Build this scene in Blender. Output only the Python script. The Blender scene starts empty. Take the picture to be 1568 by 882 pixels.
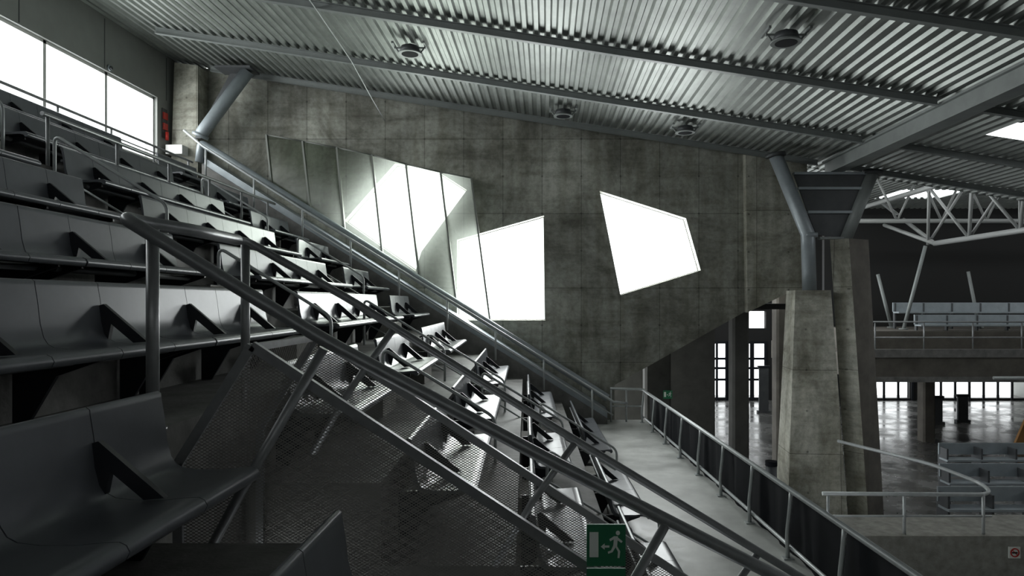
import bpy, math, random
from mathutils import Vector, Matrix
from mathutils.geometry import tessellate_polygon
random.seed(4)
scene = bpy.context.scene
LIFT = 5.2          # arena hall floor is z=0 in the final scene; eye level is 5.2 m above it

# ------------------------------------------------------------------ materials
def mat(name, base, rough=0.6, metal=0.0, noise=0.0, nscale=3.0, bump=0.0, bscale=40.0, spec=0.5, emit=0.0, rvar=0.0):
    m = bpy.data.materials.new(name); m.use_nodes = True
    nt = m.node_tree; b = nt.nodes['Principled BSDF']
    b.inputs['Roughness'].default_value = rough
    b.inputs['Metallic'].default_value = metal
    b.inputs['Specular IOR Level'].default_value = spec
    if emit: b.inputs['Emission Color'].default_value=(0.95,0.98,1,1); b.inputs['Emission Strength'].default_value=emit
    tc = nt.nodes.new('ShaderNodeTexCoord')
    n = nt.nodes.new('ShaderNodeTexNoise'); n.inputs['Scale'].default_value = nscale
    n.inputs['Detail'].default_value = 8; n.inputs['Roughness'].default_value = 0.62
    nt.links.new(tc.outputs['Object'], n.inputs['Vector'])
    r = nt.nodes.new('ShaderNodeMapRange')
    r.inputs['From Min'].default_value = 0.3; r.inputs['From Max'].default_value = 0.7
    r.inputs['To Min'].default_value = 1-noise; r.inputs['To Max'].default_value = 1+noise
    nt.links.new(n.outputs['Fac'], r.inputs['Value'])
    mx = nt.nodes.new('ShaderNodeVectorMath'); mx.operation = 'SCALE'
    mx.inputs[0].default_value = base
    nt.links.new(r.outputs[0], mx.inputs['Scale'])
    nt.links.new(mx.outputs[0], b.inputs['Base Color'])
    if rvar:
        r2 = nt.nodes.new('ShaderNodeMapRange'); r2.inputs['From Min'].default_value = 0.35; r2.inputs['From Max'].default_value = 0.65
        r2.inputs['To Min'].default_value = rough-rvar; r2.inputs['To Max'].default_value = rough+rvar
        nt.links.new(n.outputs['Fac'], r2.inputs['Value']); nt.links.new(r2.outputs[0], b.inputs['Roughness'])
    if bump > 0:
        n2 = nt.nodes.new('ShaderNodeTexNoise'); n2.inputs['Scale'].default_value = bscale; n2.inputs['Detail'].default_value = 5
        nt.links.new(tc.outputs['Object'], n2.inputs['Vector'])
        bp = nt.nodes.new('ShaderNodeBump'); bp.inputs['Strength'].default_value = bump; bp.inputs['Distance'].default_value = 0.01
        nt.links.new(n2.outputs['Fac'], bp.inputs['Height']); nt.links.new(bp.outputs[0], b.inputs['Normal'])
    return m

def board_concrete(name, base, pw=1.0, ph=1.9, ox=0.0, oz=0.0, swap=False):
    """in-situ concrete with formwork joints, tie holes, blotches and streaks"""
    m = bpy.data.materials.new(name); m.use_nodes = True
    nt = m.node_tree; b = nt.nodes['Principled BSDF']; L = nt.links.new
    b.inputs['Roughness'].default_value = 0.7
    tc = nt.nodes.new('ShaderNodeTexCoord')
    sp = nt.nodes.new('ShaderNodeSeparateXYZ'); L(tc.outputs['Object'], sp.inputs[0])
    cb = nt.nodes.new('ShaderNodeCombineXYZ')
    def off(sock, o):
        a = nt.nodes.new('ShaderNodeMath'); a.operation = 'ADD'; a.inputs[1].default_value = o; L(sock, a.inputs[0]); return a.outputs[0]
    L(off(sp.outputs['Y' if swap else 'X'], ox), cb.inputs[0]); L(off(sp.outputs['Z'], oz), cb.inputs[1])
    br = nt.nodes.new('ShaderNodeTexBrick'); br.offset = 0; br.offset_frequency = 1
    br.inputs['Scale'].default_value = 1; br.inputs['Brick Width'].default_value = pw; br.inputs['Row Height'].default_value = ph
    br.inputs['Mortar Size'].default_value = 0.011; br.inputs['Mortar Smooth'].default_value = 0.4
    br.inputs['Color1'].default_value = (0.87,0.87,0.86,1); br.inputs['Color2'].default_value = (1.13,1.13,1.11,1); br.inputs['Mortar'].default_value = (0.52,0.52,0.5,1)
    L(cb.outputs[0], br.inputs['Vector'])
    def ramped(scale, detail, rough, p0, c0, p1, c1, vec=None, dist=0):
        n = nt.nodes.new('ShaderNodeTexNoise'); n.inputs['Scale'].default_value = scale; n.inputs['Detail'].default_value = detail
        n.inputs['Roughness'].default_value = rough; n.inputs['Distortion'].default_value = dist
        L(vec or tc.outputs['Object'], n.inputs['Vector'])
        c = nt.nodes.new('ShaderNodeValToRGB')
        c.color_ramp.elements[0].position = p0; c.color_ramp.elements[0].color = (*c0,1)
        c.color_ramp.elements[1].position = p1; c.color_ramp.elements[1].color = (*c1,1)
        L(n.outputs['Fac'], c.inputs[0]); return c.outputs[0], n
    c1,_ = ramped(.55,10,.7,.38,(.50,.495,.465),.62,(1.2,1.2,1.17),None,.6)
    mp = nt.nodes.new('ShaderNodeMapping'); mp.inputs['Scale'].default_value = (3.5,3.5,0.35); L(tc.outputs['Object'], mp.inputs[0])
    c2,_ = ramped(1.0,6,.5,.35,(.76,.75,.71),.6,(1.05,1.05,1.05),mp.outputs[0])
    c3,n3 = ramped(9,8,.75,.36,(.76,.76,.74),.56,(1.06,1.06,1.06))
    mpb = nt.nodes.new('ShaderNodeMapping'); mpb.inputs['Scale'].default_value = (.35,.35,2.2); L(tc.outputs['Object'], mpb.inputs[0])
    c4,_ = ramped(1.6,7,.65,.34,(.7,.69,.66),.52,(1.04,1.04,1.04),mpb.outputs[0])
    vor = nt.nodes.new('ShaderNodeTexVoronoi'); vor.feature = 'F1'; vor.inputs['Randomness'].default_value = 0.0
    mp2 = nt.nodes.new('ShaderNodeMapping'); mp2.inputs['Scale'].default_value = (1.0,1.052,0); L(cb.outputs[0], mp2.inputs[0])
    L(mp2.outputs[0], vor.inputs['Vector']); vor.inputs['Scale'].default_value = 1
    th = nt.nodes.new('ShaderNodeMapRange'); th.inputs['From Min'].default_value = 0.018; th.inputs['From Max'].default_value = 0.032
    th.inputs['To Min'].default_value = 0.5; th.inputs['To Max'].default_value = 1.0; L(vor.outputs['Distance'], th.inputs['Value'])
    def mul(a, c):
        x = nt.nodes.new('ShaderNodeMix'); x.data_type = 'RGBA'; x.blend_type = 'MULTIPLY'; x.inputs[0].default_value = 1
        L(a, x.inputs[6]); 
        if isinstance(c, tuple): x.inputs[7].default_value = c
        else: L(c, x.inputs[7])
        return x.outputs[2]
    o = br.outputs['Color']
    for c in (c1,c2,c3,c4,th.outputs[0],(*base,1)): o = mul(o,c)
    L(o, b.inputs['Base Color'])
    bp = nt.nodes.new('ShaderNodeBump'); bp.inputs['Strength'].default_value = 0.3; bp.inputs['Distance'].default_value = 0.01
    L(n3.outputs['Fac'], bp.inputs['Height']); L(bp.outputs[0], b.inputs['Normal'])
    return m

def mesh_metal(name):
    m = bpy.data.materials.new(name); m.use_nodes = True
    nt = m.node_tree; b = nt.nodes['Principled BSDF']; L = nt.links.new
    b.inputs['Base Color'].default_value = (0.20,0.197,0.185,1); b.inputs['Metallic'].default_value = 0.1; b.inputs['Roughness'].default_value = 0.6
    tc = nt.nodes.new('ShaderNodeTexCoord'); sp = nt.nodes.new('ShaderNodeSeparateXYZ'); L(tc.outputs['Object'], sp.inputs[0])
    def M(op, a, c=None):
        n = nt.nodes.new('ShaderNodeMath'); n.operation = op
        if isinstance(a,(int,float)): n.inputs[0].default_value = a
        else: L(a, n.inputs[0])
        if c is not None:
            if isinstance(c,(int,float)): n.inputs[1].default_value = c
            else: L(c, n.inputs[1])
        return n.outputs[0]
    xy = M('ADD', sp.outputs[0], sp.outputs[1])
    P=0.018
    u = M('MULTIPLY', M('ADD', M('MULTIPLY', xy, 0.6), sp.outputs[2]), math.pi/P)
    v = M('MULTIPLY', M('SUBTRACT', M('MULTIPLY', xy, 0.6), sp.outputs[2]), math.pi/P)
    s = M('MULTIPLY', M('SINE', u), M('SINE', v))
    a = M('LESS_THAN', M('ABSOLUTE', s), 0.33)
    tr = nt.nodes.new('ShaderNodeBsdfTransparent'); mx = nt.nodes.new('ShaderNodeMixShader')
    L(a, mx.inputs[0]); L(tr.outputs[0], mx.inputs[1]); L(b.outputs[0], mx.inputs[2])
    L(mx.outputs[0], nt.nodes['Material Output'].inputs[0])
    return m

def glassy(name, tint, mixf, dcol, gloss=.03):
    m = bpy.data.materials.new(name); m.use_nodes = True
    nt = m.node_tree; L = nt.links.new
    for n in list(nt.nodes):
        if n.type != 'OUTPUT_MATERIAL': nt.nodes.remove(n)
    out = nt.nodes['Material Output']
    tr = nt.nodes.new('ShaderNodeBsdfTransparent'); tr.inputs[0].default_value = (*tint,1)
    tl = nt.nodes.new('ShaderNodeBsdfTranslucent'); tl.inputs[0].default_value = (*dcol,1)
    gl = nt.nodes.new('ShaderNodeBsdfGlossy'); gl.inputs['Roughness'].default_value = 0.15
    m1 = nt.nodes.new('ShaderNodeMixShader'); m1.inputs[0].default_value = mixf
    L(tr.outputs[0], m1.inputs[1]); L(tl.outputs[0], m1.inputs[2])
    m2 = nt.nodes.new('ShaderNodeMixShader'); m2.inputs[0].default_value = gloss
    L(m1.outputs[0], m2.inputs[1]); L(gl.outputs[0], m2.inputs[2]); L(m2.outputs[0], out.inputs[0])
    return m

M_wall  = board_concrete('concrete_formwork', (0.375,0.38,0.355), 1.0, 1.9, ox=0.1, oz=1.55)
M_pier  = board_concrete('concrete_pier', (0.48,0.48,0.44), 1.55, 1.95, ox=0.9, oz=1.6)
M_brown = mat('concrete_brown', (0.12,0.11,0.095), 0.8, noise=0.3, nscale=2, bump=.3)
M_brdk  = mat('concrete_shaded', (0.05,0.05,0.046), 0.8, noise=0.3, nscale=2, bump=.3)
M_conc  = mat('concrete_terrace', (0.17,0.167,0.16), 0.65, noise=0.35, nscale=4, bump=.3)
M_step  = mat('concrete_step', (0.27,0.265,0.24), 0.8, noise=0.3, nscale=6, bump=.4)
M_plat  = mat('platform_screed', (0.56,0.57,0.55), 0.40, noise=0.25, nscale=1.5, bump=.1, rvar=.12)
M_hall  = mat('polished_floor', (0.13,0.13,0.125), 0.24, noise=0.4, nscale=.9, rvar=.12)
M_roof  = mat('galvanised_roof', (0.29,0.31,0.295), 0.47, 0.55, noise=0.2, nscale=1.5)
M_steel = mat('painted_steel_beam', (0.25,0.27,0.265), 0.5, 0.1, noise=0.12)
M_stdk  = mat('dark_steel', (0.09,0.095,0.10), 0.5, 0.3, noise=0.15)
M_rail  = mat('galvanised_rail', (0.25,0.258,0.265), 0.38, 0.4, noise=0.15, nscale=9)
M_railL = mat('light_painted_rail', (0.46,0.485,0.49), 0.4, 0.2, noise=0.1, nscale=9)
M_pipe  = mat('painted_pipe', (0.34,0.38,0.405), 0.42, 0.25, noise=0.12, nscale=4)
M_seat  = mat('grey_seat_plastic', (0.115,0.123,0.138), 0.31, 0.1, noise=0.1, nscale=5, bump=.02, bscale=90)
M_fin   = mat('black_bracket', (0.014,0.016,0.021), 0.4, 0.1)
M_leftw = mat('wall_panel_paint', (0.26,0.268,0.255), 0.6, noise=0.06)
M_white = mat('white_paint', (0.7,0.7,0.68), 0.5)
M_black = mat('black_cloth', (0.009,0.010,0.013), 0.8, noise=.2, spec=.15)
M_dark  = mat('dark_lining', (0.013,0.013,0.013), 0.85)
M_green = mat('sign_green', (0.02,0.17,0.08), 0.4)
M_swhite= mat('sign_white', (0.8,0.85,0.8), 0.4)
M_red   = mat('signal_red', (0.5,0.03,0.02), 0.4)
M_orange= mat('wood_orange', (0.4,0.2,0.06), 0.5)
M_mesh  = mesh_metal('expanded_metal_mesh')
M_glass = glassy('clear_glass', (0.97,0.98,0.97), 0.0, (1,1,1))
M_screen= glassy('fritted_glass', (0.66,0.70,0.64), 0.30, (0.38,0.41,0.37), .015)
M_sky   = mat('opal_skylight', (0.8,0.8,0.8), 0.5, emit=3.0)
M_truss = mat('white_truss_paint', (0.33,0.34,0.335), 0.45, 0.1)
M_frame = mat('window_frame_metal', (0.22,0.23,0.21), 0.5, 0.2)

# ------------------------------------------------------------------ mesh builder
class MB:
    def __init__(s): s.v=[]; s.f=[]; s.m=[]; s.sm=[]; s.mats=[]
    def mi(s, m):
        if m not in s.mats: s.mats.append(m)
        return s.mats.index(m)
    def add(s, vs, fs, m, smooth=False):
        o=len(s.v); s.v += [tuple(v) for v in vs]; k=s.mi(m)
        for i,f in enumerate(fs):
            s.f.append([a+o for a in f]); s.m.append(k)
            s.sm.append(smooth if isinstance(smooth,bool) else smooth[i])
    def hexa(s, p, m):   # 8 corners: bottom 4 (ccw) then top 4
        s.add(p, [(3,2,1,0),(4,5,6,7),(0,1,5,4),(1,2,6,5),(2,3,7,6),(3,0,4,7)], m)
    def box(s, x0,x1,y0,y1,z0,z1, m):
        s.hexa([(x0,y0,z0),(x1,y0,z0),(x1,y1,z0),(x0,y1,z0),(x0,y0,z1),(x1,y0,z1),(x1,y1,z1),(x0,y1,z1)], m)
    def prism(s, loops, fn, t0, t1, m):
        """loops = outer + holes, 2D; fn(a,b,t)->xyz"""
        flat=[p for l in loops for p in l]
        tris=tessellate_polygon([[Vector((a,b,0)) for a,b in l] for l in loops])
        n=len(flat); vs=[fn(a,b,t0) for a,b in flat]+[fn(a,b,t1) for a,b in flat]; fs=[]
        for t in tris: fs.append(tuple(t)); fs.append(tuple(i+n for i in reversed(t)))
        o=0
        for l in loops:
            k=len(l)
            for i in range(k): j=(i+1)%k; fs.append((o+i,o+j,o+j+n,o+i+n))
            o+=k
        s.add(vs,fs,m)
    def tube(s, pts, r, m, n=12, r2=None):
        pts=[Vector(p) for p in pts]; N=len(pts); vs=[]; fs=[]
        r2 = r if r2 is None else r2
        t=(pts[1]-pts[0]).normalized(); ref=Vector((0,0,1)) if abs(t.z)<.9 else Vector((1,0,0))
        u=t.cross(ref).normalized()
        for i,p in enumerate(pts):
            if i==0: tt=(pts[1]-pts[0]).normalized()
            elif i==N-1: tt=(pts[-1]-pts[-2]).normalized()
            else: tt=((pts[i+1]-p).normalized()+(p-pts[i-1]).normalized()).normalized()
            u=(u-tt*u.dot(tt)).normalized(); w=tt.cross(u)
            rr=r+(r2-r)*i/(N-1)
            for k in range(n):
                a=2*math.pi*k/n; vs.append(p+(u*math.cos(a)+w*math.sin(a))*rr)
        sm=[]
        for i in range(N-1):
            for k in range(n):
                fs.append((i*n+k, i*n+(k+1)%n, (i+1)*n+(k+1)%n, (i+1)*n+k)); sm.append(True)
        fs.append(tuple(reversed(range(n)))); fs.append(tuple((N-1)*n+k for k in range(n))); sm+= [False,False]
        s.add(vs,fs,m,sm)
    def obj(s, name, loc=(0,0,0), rotz=0.0):
        me=bpy.data.meshes.new(name); me.from_pydata(s.v,[],s.f)
        for m in s.mats: me.materials.append(m)
        for i,p in enumerate(me.polygons): p.material_index=s.m[i]; p.use_smooth=s.sm[i]
        import bmesh
        bm=bmesh.new(); bm.from_mesh(me); bmesh.ops.recalc_face_normals(bm, faces=bm.faces); bm.to_mesh(me); bm.free()
        return put(me,name,loc,rotz)
def put(me,name,loc=(0,0,0),rotz=0.0):
    o=bpy.data.objects.new(name,me); scene.collection.objects.link(o); o.location=loc; o.rotation_euler=(0,0,rotz); return o

def fillet(pts, r, n=5):
    pts=[Vector(p) for p in pts]; out=[pts[0]]
    for i in range(1,len(pts)-1):
        a,b,c=pts[i-1],pts[i],pts[i+1]; d=min(r,(a-b).length*.48,(c-b).length*.48)
        p=b+(a-b).normalized()*d; q=b+(c-b).normalized()*d
        for k in range(n+1):
            t=k/n; out.append(p*(1-t)**2+b*2*t*(1-t)+q*t*t)
    out.append(pts[-1]); return out

BEND=0.03
def wx(x,y): return x-BEND*max(0.0,y-5.0)       # the stand bends slightly in plan beyond y=5
roofz=lambda x: 4.60-0.155*x
XK=lambda k: -2.0-0.95*k
ZB=lambda k: -0.46+0.585*k      # back-rest top
ZF=lambda k: -1.28+0.585*k      # tread level
XZ=lambda a,b,t:(a,t,b)
YZ=lambda a,b,t:(t,a,b)

# ------------------------------------------------------------------ shell
YW=17.42
W1=[(1.37,2.83),(3.57,2.13),(3.95,.8),(1.9,.17)]
W2=[(-2.27,1.58),(-.05,2.2),(-.017,-.47),(-2.27,-.47)]
W3=[(-5.15,2.07),(-3.85,3.53),(-2.77,3.33),(-2.02,2.85),(-3.18,1.28),(-3.33,.78)]
b=MB()
b.prism([[(-9.6,6.1),(6.57,roofz(6.57)),(6.57,.28),(6.25,.28),(5.05,-.27),(1.75,-2.13),(1.75,-5.2),(-9.6,-5.2)],W1,W2,W3],XZ,YW,YW+.38,M_wall)
b.obj('wall_far')
b=MB()   # projecting lighter wall end
b.prism([[(5.02,roofz(5.02)-.02),(6.57,roofz(6.57)-.02),(6.57,.28),(6.22,.28),(5.07,-.27)]],XZ,YW-.25,YW-.002,M_pier)
b.obj('concrete_wall_end')
for i,w in enumerate([W1,W2,W3]):
    b=MB(); c=(sum(p[0] for p in w)/len(w),sum(p[1] for p in w)/len(w))
    inner=[(p[0]+(c[0]-p[0])*.015,p[1]+(c[1]-p[1])*.015) for p in w]
    b.prism([w,inner],XZ,YW+.3,YW+.34,M_frame)
    b.add([(p[0],YW+.32,p[1]) for p in inner],[tuple(range(len(inner)))],M_glass)
    b.obj('window_%d'%(i+1))
# fritted glass screen with slanted fins
b=MB(); YS=16.98
tops=[(-6.95,4.15),(-6.05,3.99),(-5.2,3.83),(-4.33,3.65),(-3.48,3.42),(-2.62,3.22),(-1.86,3.08)]
bots=[(-6.8,2.75),(-5.85,2.2),(-5.0,1.66),(-4.06,1.1),(-3.14,.5),(-2.22,-.1),(-1.38,-.55)]
for i in range(6):
    b.add([(tops[i][0],YS,tops[i][1]),(tops[i+1][0],YS,tops[i+1][1]),(bots[i+1][0],YS,bots[i+1][1]),(bots[i][0],YS,bots[i][1])],[(0,1,2,3)],M_screen)
for t,q in zip(tops,bots):
    b.prism([[(t[0]-.02,t[1]),(t[0]+.02,t[1]),(q[0]+.02,q[1]),(q[0]-.02,q[1])]],XZ,YS-.05,YS+.05,M_frame)
for i in range(6):
    b.tube([(tops[i][0],YS,tops[i][1]),(tops[i+1][0],YS,tops[i+1][1])],.022,M_frame,6)
b.obj('glass_screen')

# left wall with ribbon window
XL=-9.35; ys=[2.1+1.79*i for i in range(9)]
b=MB()
b.prism([[(-6,-1),(YW,-1),(YW,6.1),(-6,6.1)],[(ys[0],3.35),(ys[-1],3.35),(ys[-1],4.92),(ys[0],4.92)]],YZ,XL-.3,XL,M_leftw)
for y in [ -2+2.35*i for i in range(9)]:
    b.box(XL,XL+.006,y,y+.02,4.95,6.0,M_stdk)
b.obj('wall_left')
b=MB()
for y in ys: b.box(XL-.2,XL-.08,y-.04,y+.04,3.35,4.92,M_white)
b.box(XL-.2,XL-.08,ys[0],ys[-1],3.35,3.42,M_white); b.box(XL-.2,XL-.08,ys[0],ys[-1],4.86,4.92,M_white)
b.add([(XL-.14,ys[0],3.4),(XL-.14,ys[-1],3.4),(XL-.14,ys[-1],4.9),(XL-.14,ys[0],4.9)],[(0,1,2,3)],M_glass)
b.obj('window_4')
b=MB(); b.prism([[(-9.6,-5.2),(26,-5.2),(26,5),(14,5),(-9.6,6.1)],[(-4.5,1.8),(8,1.8),(8,2.4),(-4.5,2.4)]],XZ,-6.3,-6,M_leftw); b.obj('wall_rear')  # slot behind the camera is added, lets sky in as front fill
b=MB(); b.prism([[(-6,-5.2),(38,-5.2),(38,5),(-6,5)],[(-4,1.2),(34,1.2),(34,3.2),(-4,3.2)]],YZ,26,26.3,M_leftw); b.obj('wall_right')  # out-of-view wall; long opening added for ambient light from the right

# ------------------------------------------------------------------ corrugated ceiling
def corr(b,x0,x1,y0,y1,zf,m,pitch=.2,d=.05):
    xs=[]; x=x0
    while x<x1:
        for dx,dz in ((0,0),(.07,0),(.1,d),(.17,d)):
            if x+dx*pitch/.2<=x1: xs.append((x+dx*pitch/.2,dz))
        x+=pitch
    xs.append((x1,0))
    n=len(xs); vs=[(a,y0,zf(a)+z) for a,z in xs]+[(a,y1,zf(a)+z) for a,z in xs]
    b.add(vs,[(i,i+1,n+i+1,n+i) for i in range(n-1)],m)
HI=lambda x:4.9
b=MB()
corr(b,-9.4,8.6,-6,17.5,roofz,M_roof)
corr(b,8.6,14,-6,12.45,roofz,M_roof); corr(b,8.6,14,13.35,18.0,roofz,M_roof)
corr(b,6.6,8.6,17.5,18.0,roofz,M_roof)
corr(b,6.6,26,18.0,21.5,HI,M_roof,.3,.08); corr(b,6.6,26,22.5,30.0,HI,M_roof,.3,.08)
corr(b,6.6,15.6,30.0,32.5,HI,M_roof,.3,.08); corr(b,18.6,26,30.0,32.5,HI,M_roof,.3,.08); corr(b,6.6,26,32.5,38,HI,M_roof,.3,.08)
corr(b,14,26,-6,18,HI,M_roof,.3,.08)
b.add([(14,-6,roofz(14)),(14,18,roofz(14)),(14,18,4.9),(14,-6,4.9)],[(0,1,2,3)],M_roof)
b.add([(6.6,18,roofz(6.6)),(14,18,roofz(14)),(14,18,4.9),(6.6,18,4.9)],[(0,1,2,3)],M_roof)
b.obj('ceiling')
b=MB(); b.hexa([(8.6,12.45,roofz(8.6)+.0),(14,12.45,roofz(14)+.0),(14,13.35,roofz(14)+.0),(8.6,13.35,roofz(8.6)+.0),
 (8.6,12.45,roofz(8.6)+.05),(14,12.45,roofz(14)+.05),(14,13.35,roofz(14)+.05),(8.6,13.35,roofz(8.6)+.05)],M_sky); b.obj('skylight_panel')
def ibeam(b,y,x0,x1,h=.14,w=.1,m=M_steel):
    for (ya,yb,za,zb) in ((y-w/2,y+w/2,-.015,0),(y-.01,y+.01,-h,0),(y-w/2,y+w/2,-h-.015,-h)):
        b.hexa([(x0,ya,roofz(x0)+za),(x1,ya,roofz(x1)+za),(x1,yb,roofz(x1)+za),(x0,yb,roofz(x0)+za),
                (x0,ya,roofz(x0)+zb),(x1,ya,roofz(x1)+zb),(x1,yb,roofz(x1)+zb),(x0,yb,roofz(x0)+zb)],m)
for y in (17.1,14.69,11.87,9.05,6.23,3.41,.6,-2.2):
    b=MB(); ibeam(b,y,-8.4,6.8,.12); ibeam(b,y,7.2,13.9,.12); b.obj('roof_beam')
g=MB(); 
for (xa,xb,za,zb) in ((6.83,7.17,-.34,-.31),(6.83,7.17,-.04,0),(6.9,6.93,-.31,-.04),(7.07,7.1,-.31,-.04)):
    g.box(xa,xb,-4,16.9,3.46+za,3.46+zb,M_steel)
g.obj('roof_girder')
b=MB(); b.tube([(-4.1,17.38,4.6),(-4.05,15.9,4.72),(-4.0,14,4.95),(-4.0,11.7,5.10),(-4,9,5.14)],.012,M_railL,6); b.obj('ceiling_cable')

def lamp(x,y,s=1.0):
    z=roofz(x)-.02; b=MB()
    b.tube([(0,0,-.06),(0,0,-.18)],.17*s,M_stdk,20,.2*s); b.tube([(0,0,-.18),(0,0,-.205)],.225*s,M_steel,20)
    b.tube([(0,0,-.206),(0,0,-.21)],.16*s,M_black,20)
    for sx in (-1,1):
        b.box(sx*.3*s-.02,sx*.3*s+.02,-.2*s,.2*s,-.06,-.02,M_steel); b.box(min(0,sx*.3*s),max(0,sx*.3*s),-.02,.02,-.1,-.07,M_steel)
        b.tube([(sx*.3*s,0,-.05),(sx*.2*s,0,-.18)],.015,M_steel,8)
    b.tube([(0,0,.0),(0,0,-.08)],.03,M_steel,8)
    b.obj('ceiling_spot_lamp',(x,y,z))
lamp(-2.63,13.2); lamp(3.55,10.1,1.0); lamp(.4,15.9); lamp(3.2,15.7)

# ------------------------------------------------------------------ terraces
def seg(b,x0,x1,y0,y1,z0,z1,m):
    b.hexa([(wx(x0,y0),y0,z0),(wx(x1,y0),y0,z0),(wx(x1,y1),y1,z0),(wx(x0,y1),y1,z0),
            (wx(x0,y0),y0,z1),(wx(x1,y0),y0,z1),(wx(x1,y1),y1,z1),(wx(x0,y1),y1,z1)],m)
b=MB()
for k in range(-3,7):
    spans=[(-6,5),(5,YW)] if k>=1 else [(-6,3.62),(4.82,5),(5,YW)]
    for (a,c) in spans:
        seg(b,XK(k)-.12,XK(k)+.83,a,c,max(ZF(k)-1.2,-5.2),ZF(k),M_conc)
for (a,c) in ((-6,5),(5,YW)):
    seg(b,-9.6,-7.82,a,c,1.4,2.83,M_conc)
b.obj('terrace_floor')
b=MB()    # stair aisles
for (y0,y1,ka,kb) in ((7.52,8.28,-3,7),(13.12,13.88,1,7),(10.6,11.4,-3,1)):
    for k in range(ka,kb):
        seg(b,XK(k)-.12,XK(k)+.28,y0,y1,ZF(k)-.02,ZF(k)+.29,M_step)
        seg(b,XK(k)+.24,XK(k)+.28,y0,y1,ZF(k)+.29,ZF(k)+.296,M_stdk)
b.obj('aisle_steps')

# ------------------------------------------------------------------ benches
PROF=[(.0,-.036),(-.012,-.018),(-.006,0),(.012,.004),(.028,-.008),(.03,-.03),
 (.045,-.12),(.06,-.25),(.08,-.33),(.105,-.368),(.14,-.387),(.22,-.397),(.35,-.397),(.45,-.387),(.50,-.385),(.525,-.397),(.537,-.42),(.525,-.448),(.50,-.452),
 (.485,-.43),(.44,-.417),(.33,-.424),(.2,-.424),(.1,-.412),(.055,-.37),(.035,-.26),(.02,-.12)]
benches={}
SW=.55
def bench_mesh(n):
    if n in benches: return benches[n]
    b=MB(); W=SW; P=len(PROF)
    for i in range(n):
        a=i*W+.003; c=(i+1)*W-.003
        rings=[[(x,t,z) for x,z in PROF] for t in (a,c)]
        vs=[p for r in rings for p in r]; fs=[]; sm=[]
        for j in range(P):
            fs.append((j,(j+1)%P,P+(j+1)%P,P+j)); sm.append(True)
        b.add(vs,fs,M_seat,sm)
        b.add(rings[0],[tuple(range(P))],M_seat); b.add(rings[1],[tuple(range(P))],M_seat)
    for i in range(n-1,0,-2):       # folded arrow-shaped divider every second seat
        y=i*W
        b.prism([[(.045,-.15),(.075,-.14),(.36,-.385),(.27,-.392),(.125,-.27),(.105,-.37),(.07,-.34)]],XZ,y-.016,y+.016,M_fin)
    b.tube([(.25,.05,-.46),(.25,n*W-.05,-.46)],.03,M_stdk,8)
    for i in range(n,-1,-2):
        y=min(max(i*W,.12),n*W-.12)
        b.prism([[(-.09,-.43),(.42,-.425),(.42,-.46),(.16,-.55),(.0,-.82),(-.09,-.82)]],XZ,y-.012,y+.012,M_fin)
    b.tube([(-.005,.02,-.16),(-.005,n*W-.02,-.16)],.016,M_stdk,8)
    me_o=b.obj('bench_row'); me=me_o.data; bpy.data.objects.remove(me_o)
    benches[n]=me; return me
def bench(k,y0,n):
    rot=math.atan(BEND) if y0>=4.9 else 0
    put(bench_mesh(n),'stadium_seat_row',(wx(XK(k),y0),y0,ZB(k)),rot)
for k in range(-3,7):
    if k>=1: bench(k,5-14*SW,14); bench(k,5.0,4)
    elif k==-2: bench(k,-4.5,5)
    elif k==-3: bench(k,-4.5,7)
    elif k==-1: bench(k,3.42-4*SW,4)
    else: bench(k,3.5-12*SW,12)
    if k<=0: bench(k,5.2,4); bench(k,8.35,4); bench(k,12.0,6)
    else: bench(k,8.3,8); bench(k,13.95,4 if k<6 else 3)

# ------------------------------------------------------------------ vomitory: rails + mesh hood
YA,YB=3.66,4.72
b=MB()
railA=[(2.3,3.9,-2.06),(1.0,3.78,-1.38),(-.02,3.7,-.84),(-1.19,3.66,-.205),(-2.12,3.63,.37),(-2.27,3.66,.455),(-2.24,3.8,.44),(-2.1,4.0,.425),(-2.08,4.6,.416)]
b.tube(fillet(railA,.12),.037,M_rail,16)
b.tube(fillet([(-2.08,4.55,.416),(-2.06,4.72,.415),(-1.33,YB,0),(.06,YB,-.87),(1.73,YB,-1.885),(3.0,YB,-2.67)],.12),.028,M_rail,14)
b.tube([(-2.12,3.68,.39),(-2.12,3.68,ZF(1)+.0)],.033,M_rail,14); b.tube([(-2.12,3.68,ZF(1)),(-2.12,3.68,ZF(1)+.015)],.07,M_rail,14)
b.tube([(-2.07,4.70,.40),(-2.07,4.70,ZF(1))],.03,M_rail,14)
for x,z,y in ((-1.19,-.25,3.66),(.66,-1.22,3.75)):
    b.tube([(x,y,z),(x-.42,y-.01,z-.73),(x-.75,y-.02,z-1.35)],.027,M_rail,12)
for x in (-1.06,.2,1.46):
    z=-.82-.616*x-.03; b.tube([(x,YB,z),(x-.3,YB,z-.42),(x-.55,YB,z-.85)],.024,M_rail,12)
b.obj('stair_handrail')
b=MB()
def top(x): return -.24-.66*(x+1.6)
pl=[(-1.6,-.24),(-2.0,-.88),(-2.0,-3.0),(2.4,-3.0),(2.4,top(2.4))]
for y in (3.72,4.78):
    b.add([(x,y,z) for x,z in pl],[tuple(range(5))],M_mesh)
    for p,q in ((pl[0],pl[1]),(pl[0],pl[4]),(pl[1],pl[2])):
        d=Vector((q[0]-p[0],0,q[1]-p[1])).normalized(); nrm=Vector((-d.z,0,d.x))*.026
        P=Vector((p[0],0,p[1])); Q=Vector((q[0],0,q[1]))
        c=[P-nrm,Q-nrm,Q+nrm,P+nrm]
        b.prism([[(v.x,v.z) for v in c]],XZ,y-.018,y+.018,M_rail)
b.box(-1.625,-1.58,3.72,4.78,-.27,-.23,M_rail)
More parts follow.
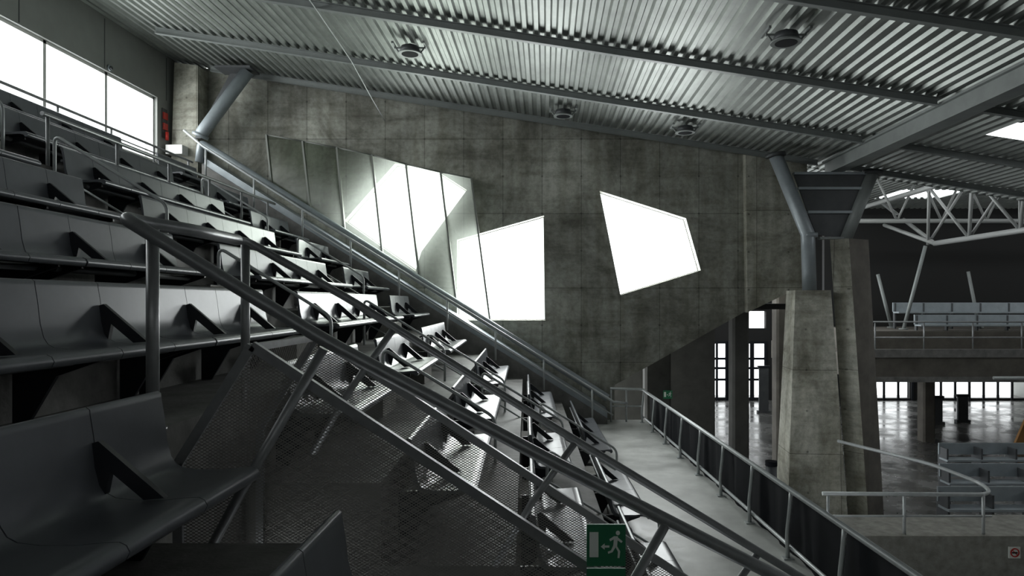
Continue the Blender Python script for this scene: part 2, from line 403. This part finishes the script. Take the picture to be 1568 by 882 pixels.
b.add([(-1.6,3.72,-.24),(-1.6,4.78,-.24),(-2.0,4.78,-.88),(-2.0,3.72,-.88)],[(0,1,2,3)],M_mesh)
b.obj('mesh_guard_panel')
b=MB()
for i in range(8):
    b.box(-1.95+.3*i,-1.95+.3*(i+1),3.8,4.7,-5.2,-2.3-.18*i,M_conc)
b.obj('exit_stair')
# emergency exit sign
def exit_sign(X0,X1,ys_,Z0,Z1,low=True,stay=0.1):
    b=MB(); b.box(X0,X1,ys_,ys_+.015,Z0,Z1,M_green)
    yf=ys_-.002
    def flat(pts,m=M_swhite):
        b.prism([[(X0+(X1-X0)*u,Z0+(Z1-Z0)*v) for u,v in pts]],XZ,yf,yf+.0015,m)
    flat([(.07,.22),(.3,.22),(.3,.82),(.07,.82)])
    flat([(.36,.47),(.46,.40),(.46,.45),(.58,.45),(.58,.5),(.46,.5),(.46,.55)])
    flat([(.8+.055*math.cos(a),.8+.055*math.sin(a)) for a in [i*math.pi/5 for i in range(10)]])
    flat([(.7,.72),(.8,.72),(.78,.48),(.68,.48)]); flat([(.7,.72),(.72,.66),(.6,.6),(.58,.65)]); flat([(.79,.7),(.92,.6),(.89,.56),(.77,.64)])
    flat([(.68,.5),(.77,.5),(.66,.34),(.55,.3),(.54,.35),(.62,.38)]); flat([(.72,.5),(.78,.48),(.86,.36),(.84,.2),(.79,.2),(.8,.35)])
    if low: b.box(X0,X1,ys_,ys_+.012,Z0-.085,Z0-.012,M_green)
    b.tube([((X0+X1)/2,ys_+.015,(Z0+Z1)/2),((X0+X1)/2,ys_+stay,(Z0+Z1)/2)],.008,M_rail,6)
    b.obj('emergency_exit_sign')
exit_sign(.215,.42,3.60,-1.395,-1.175)
exit_sign(3.12,3.36,18.15,-2.58,-2.36,False)

# ------------------------------------------------------------------ aisle hoop rails
def hoop(x0,x1,y,h=.62,r=.019):
    zf=lambda x: -2.49-.616*x +.12
    X0_,X1_=wx(x0,y),wx(x1,y)
    b=MB(); b.tube(fillet([(X0_,y,zf(x0)-.1),(X0_,y,zf(x0)+h),(X1_,y,zf(x1)+h),(X1_,y,zf(x1)-.1)],.1),r,M_railL,10)
    b.tube([(X0_,y,zf(x0)+h*.5),(X1_,y,zf(x1)+h*.5)],r*.7,M_railL,8); b.obj('aisle_handrail')
for k in (-3,-1,1,3,5):
    hoop(XK(k)-.75,XK(k)+.55,7.9,.72 if k<3 else .85); 
for k in (2,4): hoop(XK(k)-.75,XK(k)+.55,13.5,.8)
for k in (-2,0): hoop(XK(k)-.75,XK(k)+.55,11.0,.72)
for k in (-3,-1): hoop(XK(k)-.75,XK(k)+.55,11.6,.72)
b=MB()
def longrail(b,x,z,y0,y1,zfl,step,r=.024,mid=True):
    b.tube([(wx(x,y0),y0,z),(wx(x,5.0) if y0<5 else wx(x,y0+.01),max(5.0,y0+.01),z),(wx(x,y1),y1,z)],r,M_rail,10)
    if mid: b.tube([(wx(x,y0),y0,z-.14),(wx(x,5.0) if y0<5 else wx(x,y0+.01),max(5.0,y0+.01),z-.14),(wx(x,y1),y1,z-.14)],r*.6,M_rail,8)
    y=y0+.1
    while y<y1:
        b.tube([(wx(x,y),y,zfl),(wx(x,y),y,z)],r*.85,M_rail,10); y+=step
longrail(b,-8.1,3.33,-2,16.3,2.83,1.5); b.obj('gangway_railing')
b=MB(); longrail(b,-6.1,2.32,8.4,16.2,ZF(4),1.45,.028,False); b.obj('terrace_railing')

# ------------------------------------------------------------------ end parapet
b=MB()
def sl(x0,z0,x1,z1,y0,y1,h,m):
    b.hexa([(x0,y0,z0-h),(x1,y0,z1-h),(x1,y1,z1-h),(x0,y1,z0-h),(x0,y0,z0),(x1,y0,z1),(x1,y1,z1),(x0,y1,z0)],m)
sl(-8.4,3.55,1.5,-2.67,16.72,17.40,.18,M_pipe); sl(-8.4,3.37,1.5,-2.85,16.66,16.72,.9,M_conc)
b.obj('parapet_curb')
b=MB(); b.tube(fillet([(-8.45,16.62,3.4),(-8.4,16.62,3.86),(-7.9,16.62,3.57),(1.5,16.62,-2.34)],.1),.09,M_pipe,18); b.obj('parapet_pipe')
b=MB()
b.tube([(-8.7,16.4,4.12),(-8.2,16.3,3.72),(-5.77,16.25,2.18),(1.6,16.25,-2.38),(1.95,16.25,-2.42)],.03,M_railL,10)
x=-8.1
while x<1.6:
    z=2.18-.6187*(x+5.77); b.tube([(x,16.25,z),(x,16.25,z-.75)],.024,M_railL,10); x+=1.15
b.tube([(-5.77,16.25,1.85),(1.6,16.25,-2.7)],.018,M_railL,8)
b.obj('end_stair_railing')

b=MB()
b.tube([(-8.35,16.5,4.0),(-8.3,16.5,4.1),(-7.2,16.5,5.58)],.15,M_pipe,18)
b.tube([(-8.37,16.5,3.98),(-8.34,16.5,4.05)],.19,M_pipe,18)
b.prism([[(-8.6,4.0),(-8.45,4.0),(-7.45,5.6),(-7.72,5.6)]],XZ,16.7,16.85,M_stdk)
b.box(-7.9,-7.05,16.25,16.8,5.58,5.63,M_stdk)
b.obj('inclined_steel_strut')
b=MB(); b.prism([[(-9.3,2.83),(-8.62,2.83),(-8.62,5.85),(-9.2,5.92)]],XZ,16.9,YW-.01,M_pier); b.box(-9.25,-8.85,16.6,16.88,3.6,3.82,M_white); b.obj('concrete_corner_pier')
b=MB()
b.box(XL+.01,XL+.05,16.62,16.8,4.2,4.36,M_red); b.box(XL+.01,XL+.05,16.62,16.8,4.46,4.62,M_red); b.box(XL+.005,XL+.02,16.6,16.82,4.0,4.72,M_stdk)
b.tube([(XL+.08,16.7,3.95),(XL+.08,16.7,4.15)],.04,M_red,14); b.obj('fire_alarm_point')
b=MB(); b.tube([(XL,14.6,5.0),(XL+.04,14.6,5.0)],.06,M_pipe,16); b.tube([(XL+.04,14.6,5.0),(XL+.07,14.6,5.0)],.035,M_stdk,16); b.obj('wall_alarm_bell')

# ------------------------------------------------------------------ platform + balustrade
xr=lambda y: 2.42+.55*(17-y)/11.5
b=MB()
b.hexa([(.9,-6,-3.35),(xr(-6)+.12,-6,-3.35),(xr(17.3)+.12,17.3,-3.35),(.9,17.3,-3.35),(.9,-6,-2.99),(xr(-6)+.12,-6,-2.99),(xr(17.3)+.12,17.3,-2.99),(.9,17.3,-2.99)],M_plat)
b.obj('platform_floor')
b=MB()
b.tube(fillet([(1.6,17.0,-2.16),(2.42,17.0,-2.18),(xr(16.6),16.6,-2.2),(xr(-3),-3,-2.2)],.15),.032,M_railL,12)
b.tube([(xr(16.9),16.9,-2.86),(xr(-3),-3,-2.86)],.024,M_railL,10)
b.tube([(1.6,17,-2.6),(2.4,17,-2.6)],.02,M_railL,8)
for x in (1.62,2.0): b.tube([(x,17,-2.17),(x,17,-2.99)],.022,M_railL,8)
y=16.9
while y>-3:
    x=xr(y); b.tube(fillet([(x-.04,y,-2.99),(x-.05,y,-2.7),(x-.02,y,-2.45),(x,y,-2.2)],.1,3),.026,M_railL,8)
    b.box(x-.10,x+.02,y-.05,y+.05,-2.99,-2.975,M_railL); y-=1.28
b.obj('platform_balustrade')
b=MB(); n=160; vs=[]
for i in range(n+1):
    y=16.6-19.5*i/n; w=.018*math.sin(i*.9)+.012*math.sin(i*2.3+1)
    for z,s in ((-2.25,.3),(-2.5,1),(-2.75,1.4),(-3.02,.8)): vs.append((xr(y)+.075+w*s,y,z))
b.add(vs,[(4*i+j,4*i+4+j,4*i+5+j,4*i+1+j) for i in range(n) for j in range(3)],M_black,True); b.obj('black_banner')

# ------------------------------------------------------------------ column group
b=MB()
def loft(t,q,zt,zb,m): b.hexa([(x,y,zb) for x,y in q]+[(x,y,zt) for x,y in t],m)
loft([(5.88,16.1),(6.68,16.0),(6.72,16.9),(5.95,16.9)],[(5.62,15.9),(7.0,15.8),(7.0,17),(5.7,17)],.27,-5.2,M_pier)
b.obj('concrete_column')
b=MB()
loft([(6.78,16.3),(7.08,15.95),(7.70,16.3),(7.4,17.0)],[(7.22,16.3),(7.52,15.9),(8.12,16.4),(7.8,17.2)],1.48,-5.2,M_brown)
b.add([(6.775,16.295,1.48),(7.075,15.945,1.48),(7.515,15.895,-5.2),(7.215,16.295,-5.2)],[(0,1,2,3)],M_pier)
b.obj('concrete_column')
b=MB()
b.tube([(5.52,16.4,3.5),(6.29,16.4,1.62),(6.33,16.4,.28)],.165,M_pipe,20)
b.tube([(5.52,16.4,3.48),(5.51,16.4,3.56)],.24,M_stdk,16)
b.tube([(6.33,16.4,1.55),(6.33,16.4,1.65)],.19,M_pipe,20)
b.obj('steel_pipe_strut')
b=MB()
b.tube([(7.85,16.4,3.1),(7.2,16.4,1.5)],.14,M_steel,16); b.tube([(7.85,16.4,3.05),(7.86,16.4,3.15)],.24,M_stdk,16)
b.prism([[(5.95,3.1),(7.75,3.1),(7.15,1.52),(6.5,1.62)]],XZ,16.42,16.47,M_stdk)
for z,a,c in ((2.72,6.05,7.58),(2.15,6.28,7.4),(3.08,5.95,7.75)): b.box(a,c,16.34,16.5,z-.03,z+.03,M_pipe)
b.box(6.55,7.2,16.3,16.5,1.5,1.55,M_steel)
b.obj('steel_column_bracket')
# ------------------------------------------------------------------ hall beyond
b=MB(); b.box(1.7,26,-6,38,-5.4,-5.2,M_hall); b.obj('floor')
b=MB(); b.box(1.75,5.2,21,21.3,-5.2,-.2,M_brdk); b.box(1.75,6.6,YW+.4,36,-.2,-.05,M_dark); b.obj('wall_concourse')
for x,y,w in ((5.25,18.6,.45),(7.3,20.5,.9),(14.2,25.5,.45),(19,26,.45),(3.0,18.5,.7)):
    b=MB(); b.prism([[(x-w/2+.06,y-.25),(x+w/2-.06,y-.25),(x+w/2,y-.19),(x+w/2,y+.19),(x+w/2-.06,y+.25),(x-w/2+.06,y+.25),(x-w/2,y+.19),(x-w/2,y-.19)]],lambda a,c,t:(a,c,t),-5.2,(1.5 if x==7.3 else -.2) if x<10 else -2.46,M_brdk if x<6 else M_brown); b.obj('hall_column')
# hall end wall with glazed doors and strip glazing
YG=36
b=MB()
b.prism([[(1.75,-5.2),(26,-5.2),(26,5),(8.6,5),(8.6,-.05),(1.75,-.05)],[(8.2,-5.1),(11.6,-5.1),(11.6,-2.1),(8.2,-2.1)],[(9.8,-1.4),(11.6,-1.4),(11.6,-.5),(9.8,-.5)],[(16.2,-5.1),(19.2,-5.1),(19.2,-2.9),(16.2,-2.9)],[(19.9,-5.1),(25.5,-5.1),(25.5,-3.7),(19.9,-3.7)]],XZ,YG,YG+.3,M_dark)
b.obj('wall_hall_end')
b=MB()
for x in (8.25,9.0,9.5,9.58,10.1,10.2,10.8,10.9,11.55): b.box(x-.06,x+.06,YG-.07,YG-.01,-5.2,-2.1,M_fin)
for z in (-5.1,-4.1,-3.5,-3.0,-2.15): b.box(8.2,11.6,YG-.06,YG-.01,z-.06,z+.06,M_fin)
b.obj('door_1')
b=MB()
for i in range(13): b.box(16.3+.75*i-.06,16.3+.75*i+.06,YG-.07,YG-.01,-5.2,-2.9,M_fin)
b.box(16.2,25.5,YG-.06,YG-.01,-4.2,-4.1,M_fin); b.obj('window_5')
for x,y,h in ((10.2,32,2.1),(8.9,31,1.9),(16.6,29,1.1),(18.0,29.5,1.1)):
    b=MB(); b.box(x-.3,x+.3,y-.1,y+.1,-5.2,-5.1,M_stdk); b.box(x-.22,x+.22,y-.05,y+.05,-5.1,-5.2+h,M_stdk); b.box(x-.28,x+.28,y-.08,y+.08,-5.2+h,-5.1+h,M_fin); b.obj('information_stand')
b=MB(); b.prism([[(16.1,-5.2),(17.2,-5.2),(17.2,-3.6),(16.75,-3.7)]],XZ,23.6,23.7,M_orange); b.box(16.4,17.1,23.7,24.3,-5.2,-5.1,M_stdk); b.obj('wooden_display_board')
b=MB()
b.box(9.9,26,20.9,30,-2.46,-1.7,M_brown); b.box(9.9,26,20.8,20.95,-1.7,-1.45,M_conc); b.box(10.5,26,22,30,-1.7,-.95,M_brown)
b.box(9.9,26,20.86,20.9,-2.46,-2.3,M_conc)
b.tube([(13.5,20.6,-2.3),(26,20.6,-2.3)],.05,M_railL,8)
b.obj('upper_deck_floor')
b=MB(); b.box(10.6,26,26,26.2,-1.0,3.3,M_dark); b.obj('black_curtain_wall')
for z,y in ((-.75,22.6),(-.35,24)):
    b=MB(); b.box(12.2,25.5,y,y+.05,z,z+.32,M_pipe); b.box(12.2,25.5,y-.4,y,z-.05,z,M_pipe)
    for i in range(14): b.box(12.25+i,12.3+i,y-.02,y+.1,-.95,z+.3,M_stdk)
    b.obj('upper_deck_bench')
b=MB()
for z in (-.62,-1.1): b.tube([(9.95,20.95,z),(26,20.95,z)],.025,M_rail,8)
x=10.1
while x<26: b.tube([(x,20.95,-1.5),(x,20.95,-.62)],.022,M_rail,8); x+=1.5
b.obj('deck_railing')
for (x0,z0,x1,z1,y) in ((12.2,-.95,12.95,1.9,23.3),(12.6,-.95,12.1,1.0,24.9),(15.8,-.95,15.4,1.1,24.9)):
    b=MB(); b.tube([(x0,y,z0),(x1,y,z1)],.06,M_steel,10); b.tube([(x0,y,z0),(x0,y,z0+.04)],.15,M_steel,10); b.obj('raking_post')
b=MB()
for c in ((12.6,3.75),(14.0,4.15)):
    b.tube([(c[0],14,c[1]),(c[0],28.5,c[1])],.085,M_truss,10)
b.tube([(13.2,14,1.98),(13.2,23.2,1.98)],.085,M_truss,10)
y=14
while y<23:
    for c in ((12.6,3.75),(14.0,4.15)):
        b.tube([(13.2,y+.4,1.98),(c[0],y+1.55,c[1])],.05,M_truss,8); b.tube([(13.2,y+2.7,1.98),(c[0],y+1.55,c[1])],.05,M_truss,8)
    b.tube([(12.6,y+1.55,3.75),(14.0,y+1.55,4.15)],.05,M_truss,8); y+=2.3
for c in ((12.6,3.75),(14.0,4.15)): b.tube([(13.2,23.2,1.98),(c[0],28.5,c[1])],.07,M_truss,8)
b.obj('roof_truss')
b=MB()
b.tube([(11,24.5,2.9),(24,24.5,2.9)],.08,M_truss,10); b.tube([(11,24.5,4.6),(24,24.5,4.6)],.08,M_truss,10)
for i in range(8):
    x=11+i*1.6; b.tube([(x,24.5,2.9),(x+.8,24.5,4.6)],.045,M_truss,8); b.tube([(x+1.6,24.5,2.9),(x+.8,24.5,4.6)],.045,M_truss,8)
b.obj('roof_truss')

# lower benches, low wall and railing at the right
for y,z,x in ((15.5,-4.2,8.9),(17.5,-4.15,10.1),(19.8,-4.1,11.4)):
    b=MB(); b.box(x,x+8,y,y+.05,z-.33,z,M_pipe); b.box(x,x+8,y-.42,y,z-.45,z-.40,M_pipe)
    for i in range(9): b.box(x+.02+i*.98,x+.07+i*.98,y-.35,y+.1,-5.2,z-.1,M_stdk)
    b.obj('hall_bench')
b=MB()
b.box(4.9,13,12,13.2,-5.2,-4.12,M_step); b.obj('concrete_plinth')
b=MB()
b.tube(fillet([(4.9,12.1,-3.4),(7.9,12.1,-3.42),(8.15,12.7,-3.4),(7.6,13.4,-3.2),(6.5,15.2,-3.1)],.3),.035,M_railL,10)
for x in (5.0,6.35,7.75): b.tube([(x,12.1,-4.12),(x,12.1,-3.4)],.028,M_railL,8)
b.tube([(4.9,12.1,-3.8),(7.9,12.1,-3.8)],.02,M_railL,8)
b.obj('hall_railing')
b=MB(); b.box(8.12,8.32,11.97,11.995,-4.5,-4.3,M_swhite)
b.prism([[(8.22+.08*math.cos(a),-4.4+.08*math.sin(a)) for a in [i*math.pi/8 for i in range(16)]],[(8.22+.06*math.cos(a),-4.4+.06*math.sin(a)) for a in [i*math.pi/8 for i in range(16)]]],XZ,11.96,11.97,M_red)
b.prism([[(8.17,-4.36),(8.18,-4.35),(8.27,-4.44),(8.26,-4.45)]],XZ,11.96,11.97,M_red); b.box(8.17,8.26,11.955,11.97,-4.41,-4.39,M_black); b.obj('no_smoking_sign')
b=MB(); b.tube([(4.95,15,-5.2),(4.95,15,-3.6)],.12,M_stdk,18); b.tube([(4.95,15,-3.6),(4.95,15,-3.5)],.13,M_black,18); b.obj('litter_bin')

# ------------------------------------------------------------------ light
w=bpy.data.worlds.new('World'); scene.world=w; w.use_nodes=True
bg=w.node_tree.nodes['Background']; bg.inputs[0].default_value=(0.95,0.99,1.0,1); bg.inputs[1].default_value=2.7
def area(name,loc,rot,sx,sy,power,col=(.97,1,1)):
    l=bpy.data.lights.new(name,'AREA'); l.shape='RECTANGLE'; l.size=sx; l.size_y=sy; l.energy=power; l.color=col
    o=bpy.data.objects.new(name,l); scene.collection.objects.link(o); o.location=loc; o.rotation_euler=rot; return o
area('daylight_window_1',(2.7,18.6,1.5),(-math.pi/2,0,0),3.4,3.4,420)
area('daylight_window_2',(-1.2,18.6,.9),(-math.pi/2,0,0),3.0,3.4,460)
area('daylight_window_3',(-3.7,18.6,2.2),(-math.pi/2,0,0),3.6,3.4,540)
area('daylight_window_4',(-10.2,9.3,4.2),(0,-math.pi/2,0),2.0,14.5,560)

cam=bpy.data.cameras.new('camera'); co=bpy.data.objects.new('camera',cam); scene.collection.objects.link(co)
cam.sensor_width=36; cam.lens=24; cam.shift_x=-.0332; cam.shift_y=.0134; cam.clip_start=.05; cam.clip_end=300
co.location=(0,0,0); co.rotation_euler=(math.pi/2,0,0); scene.camera=co
for o in scene.objects:
    if o.parent is None: o.location.z+=LIFT
try: scene.view_settings.view_transform='Standard'
except Exception: pass
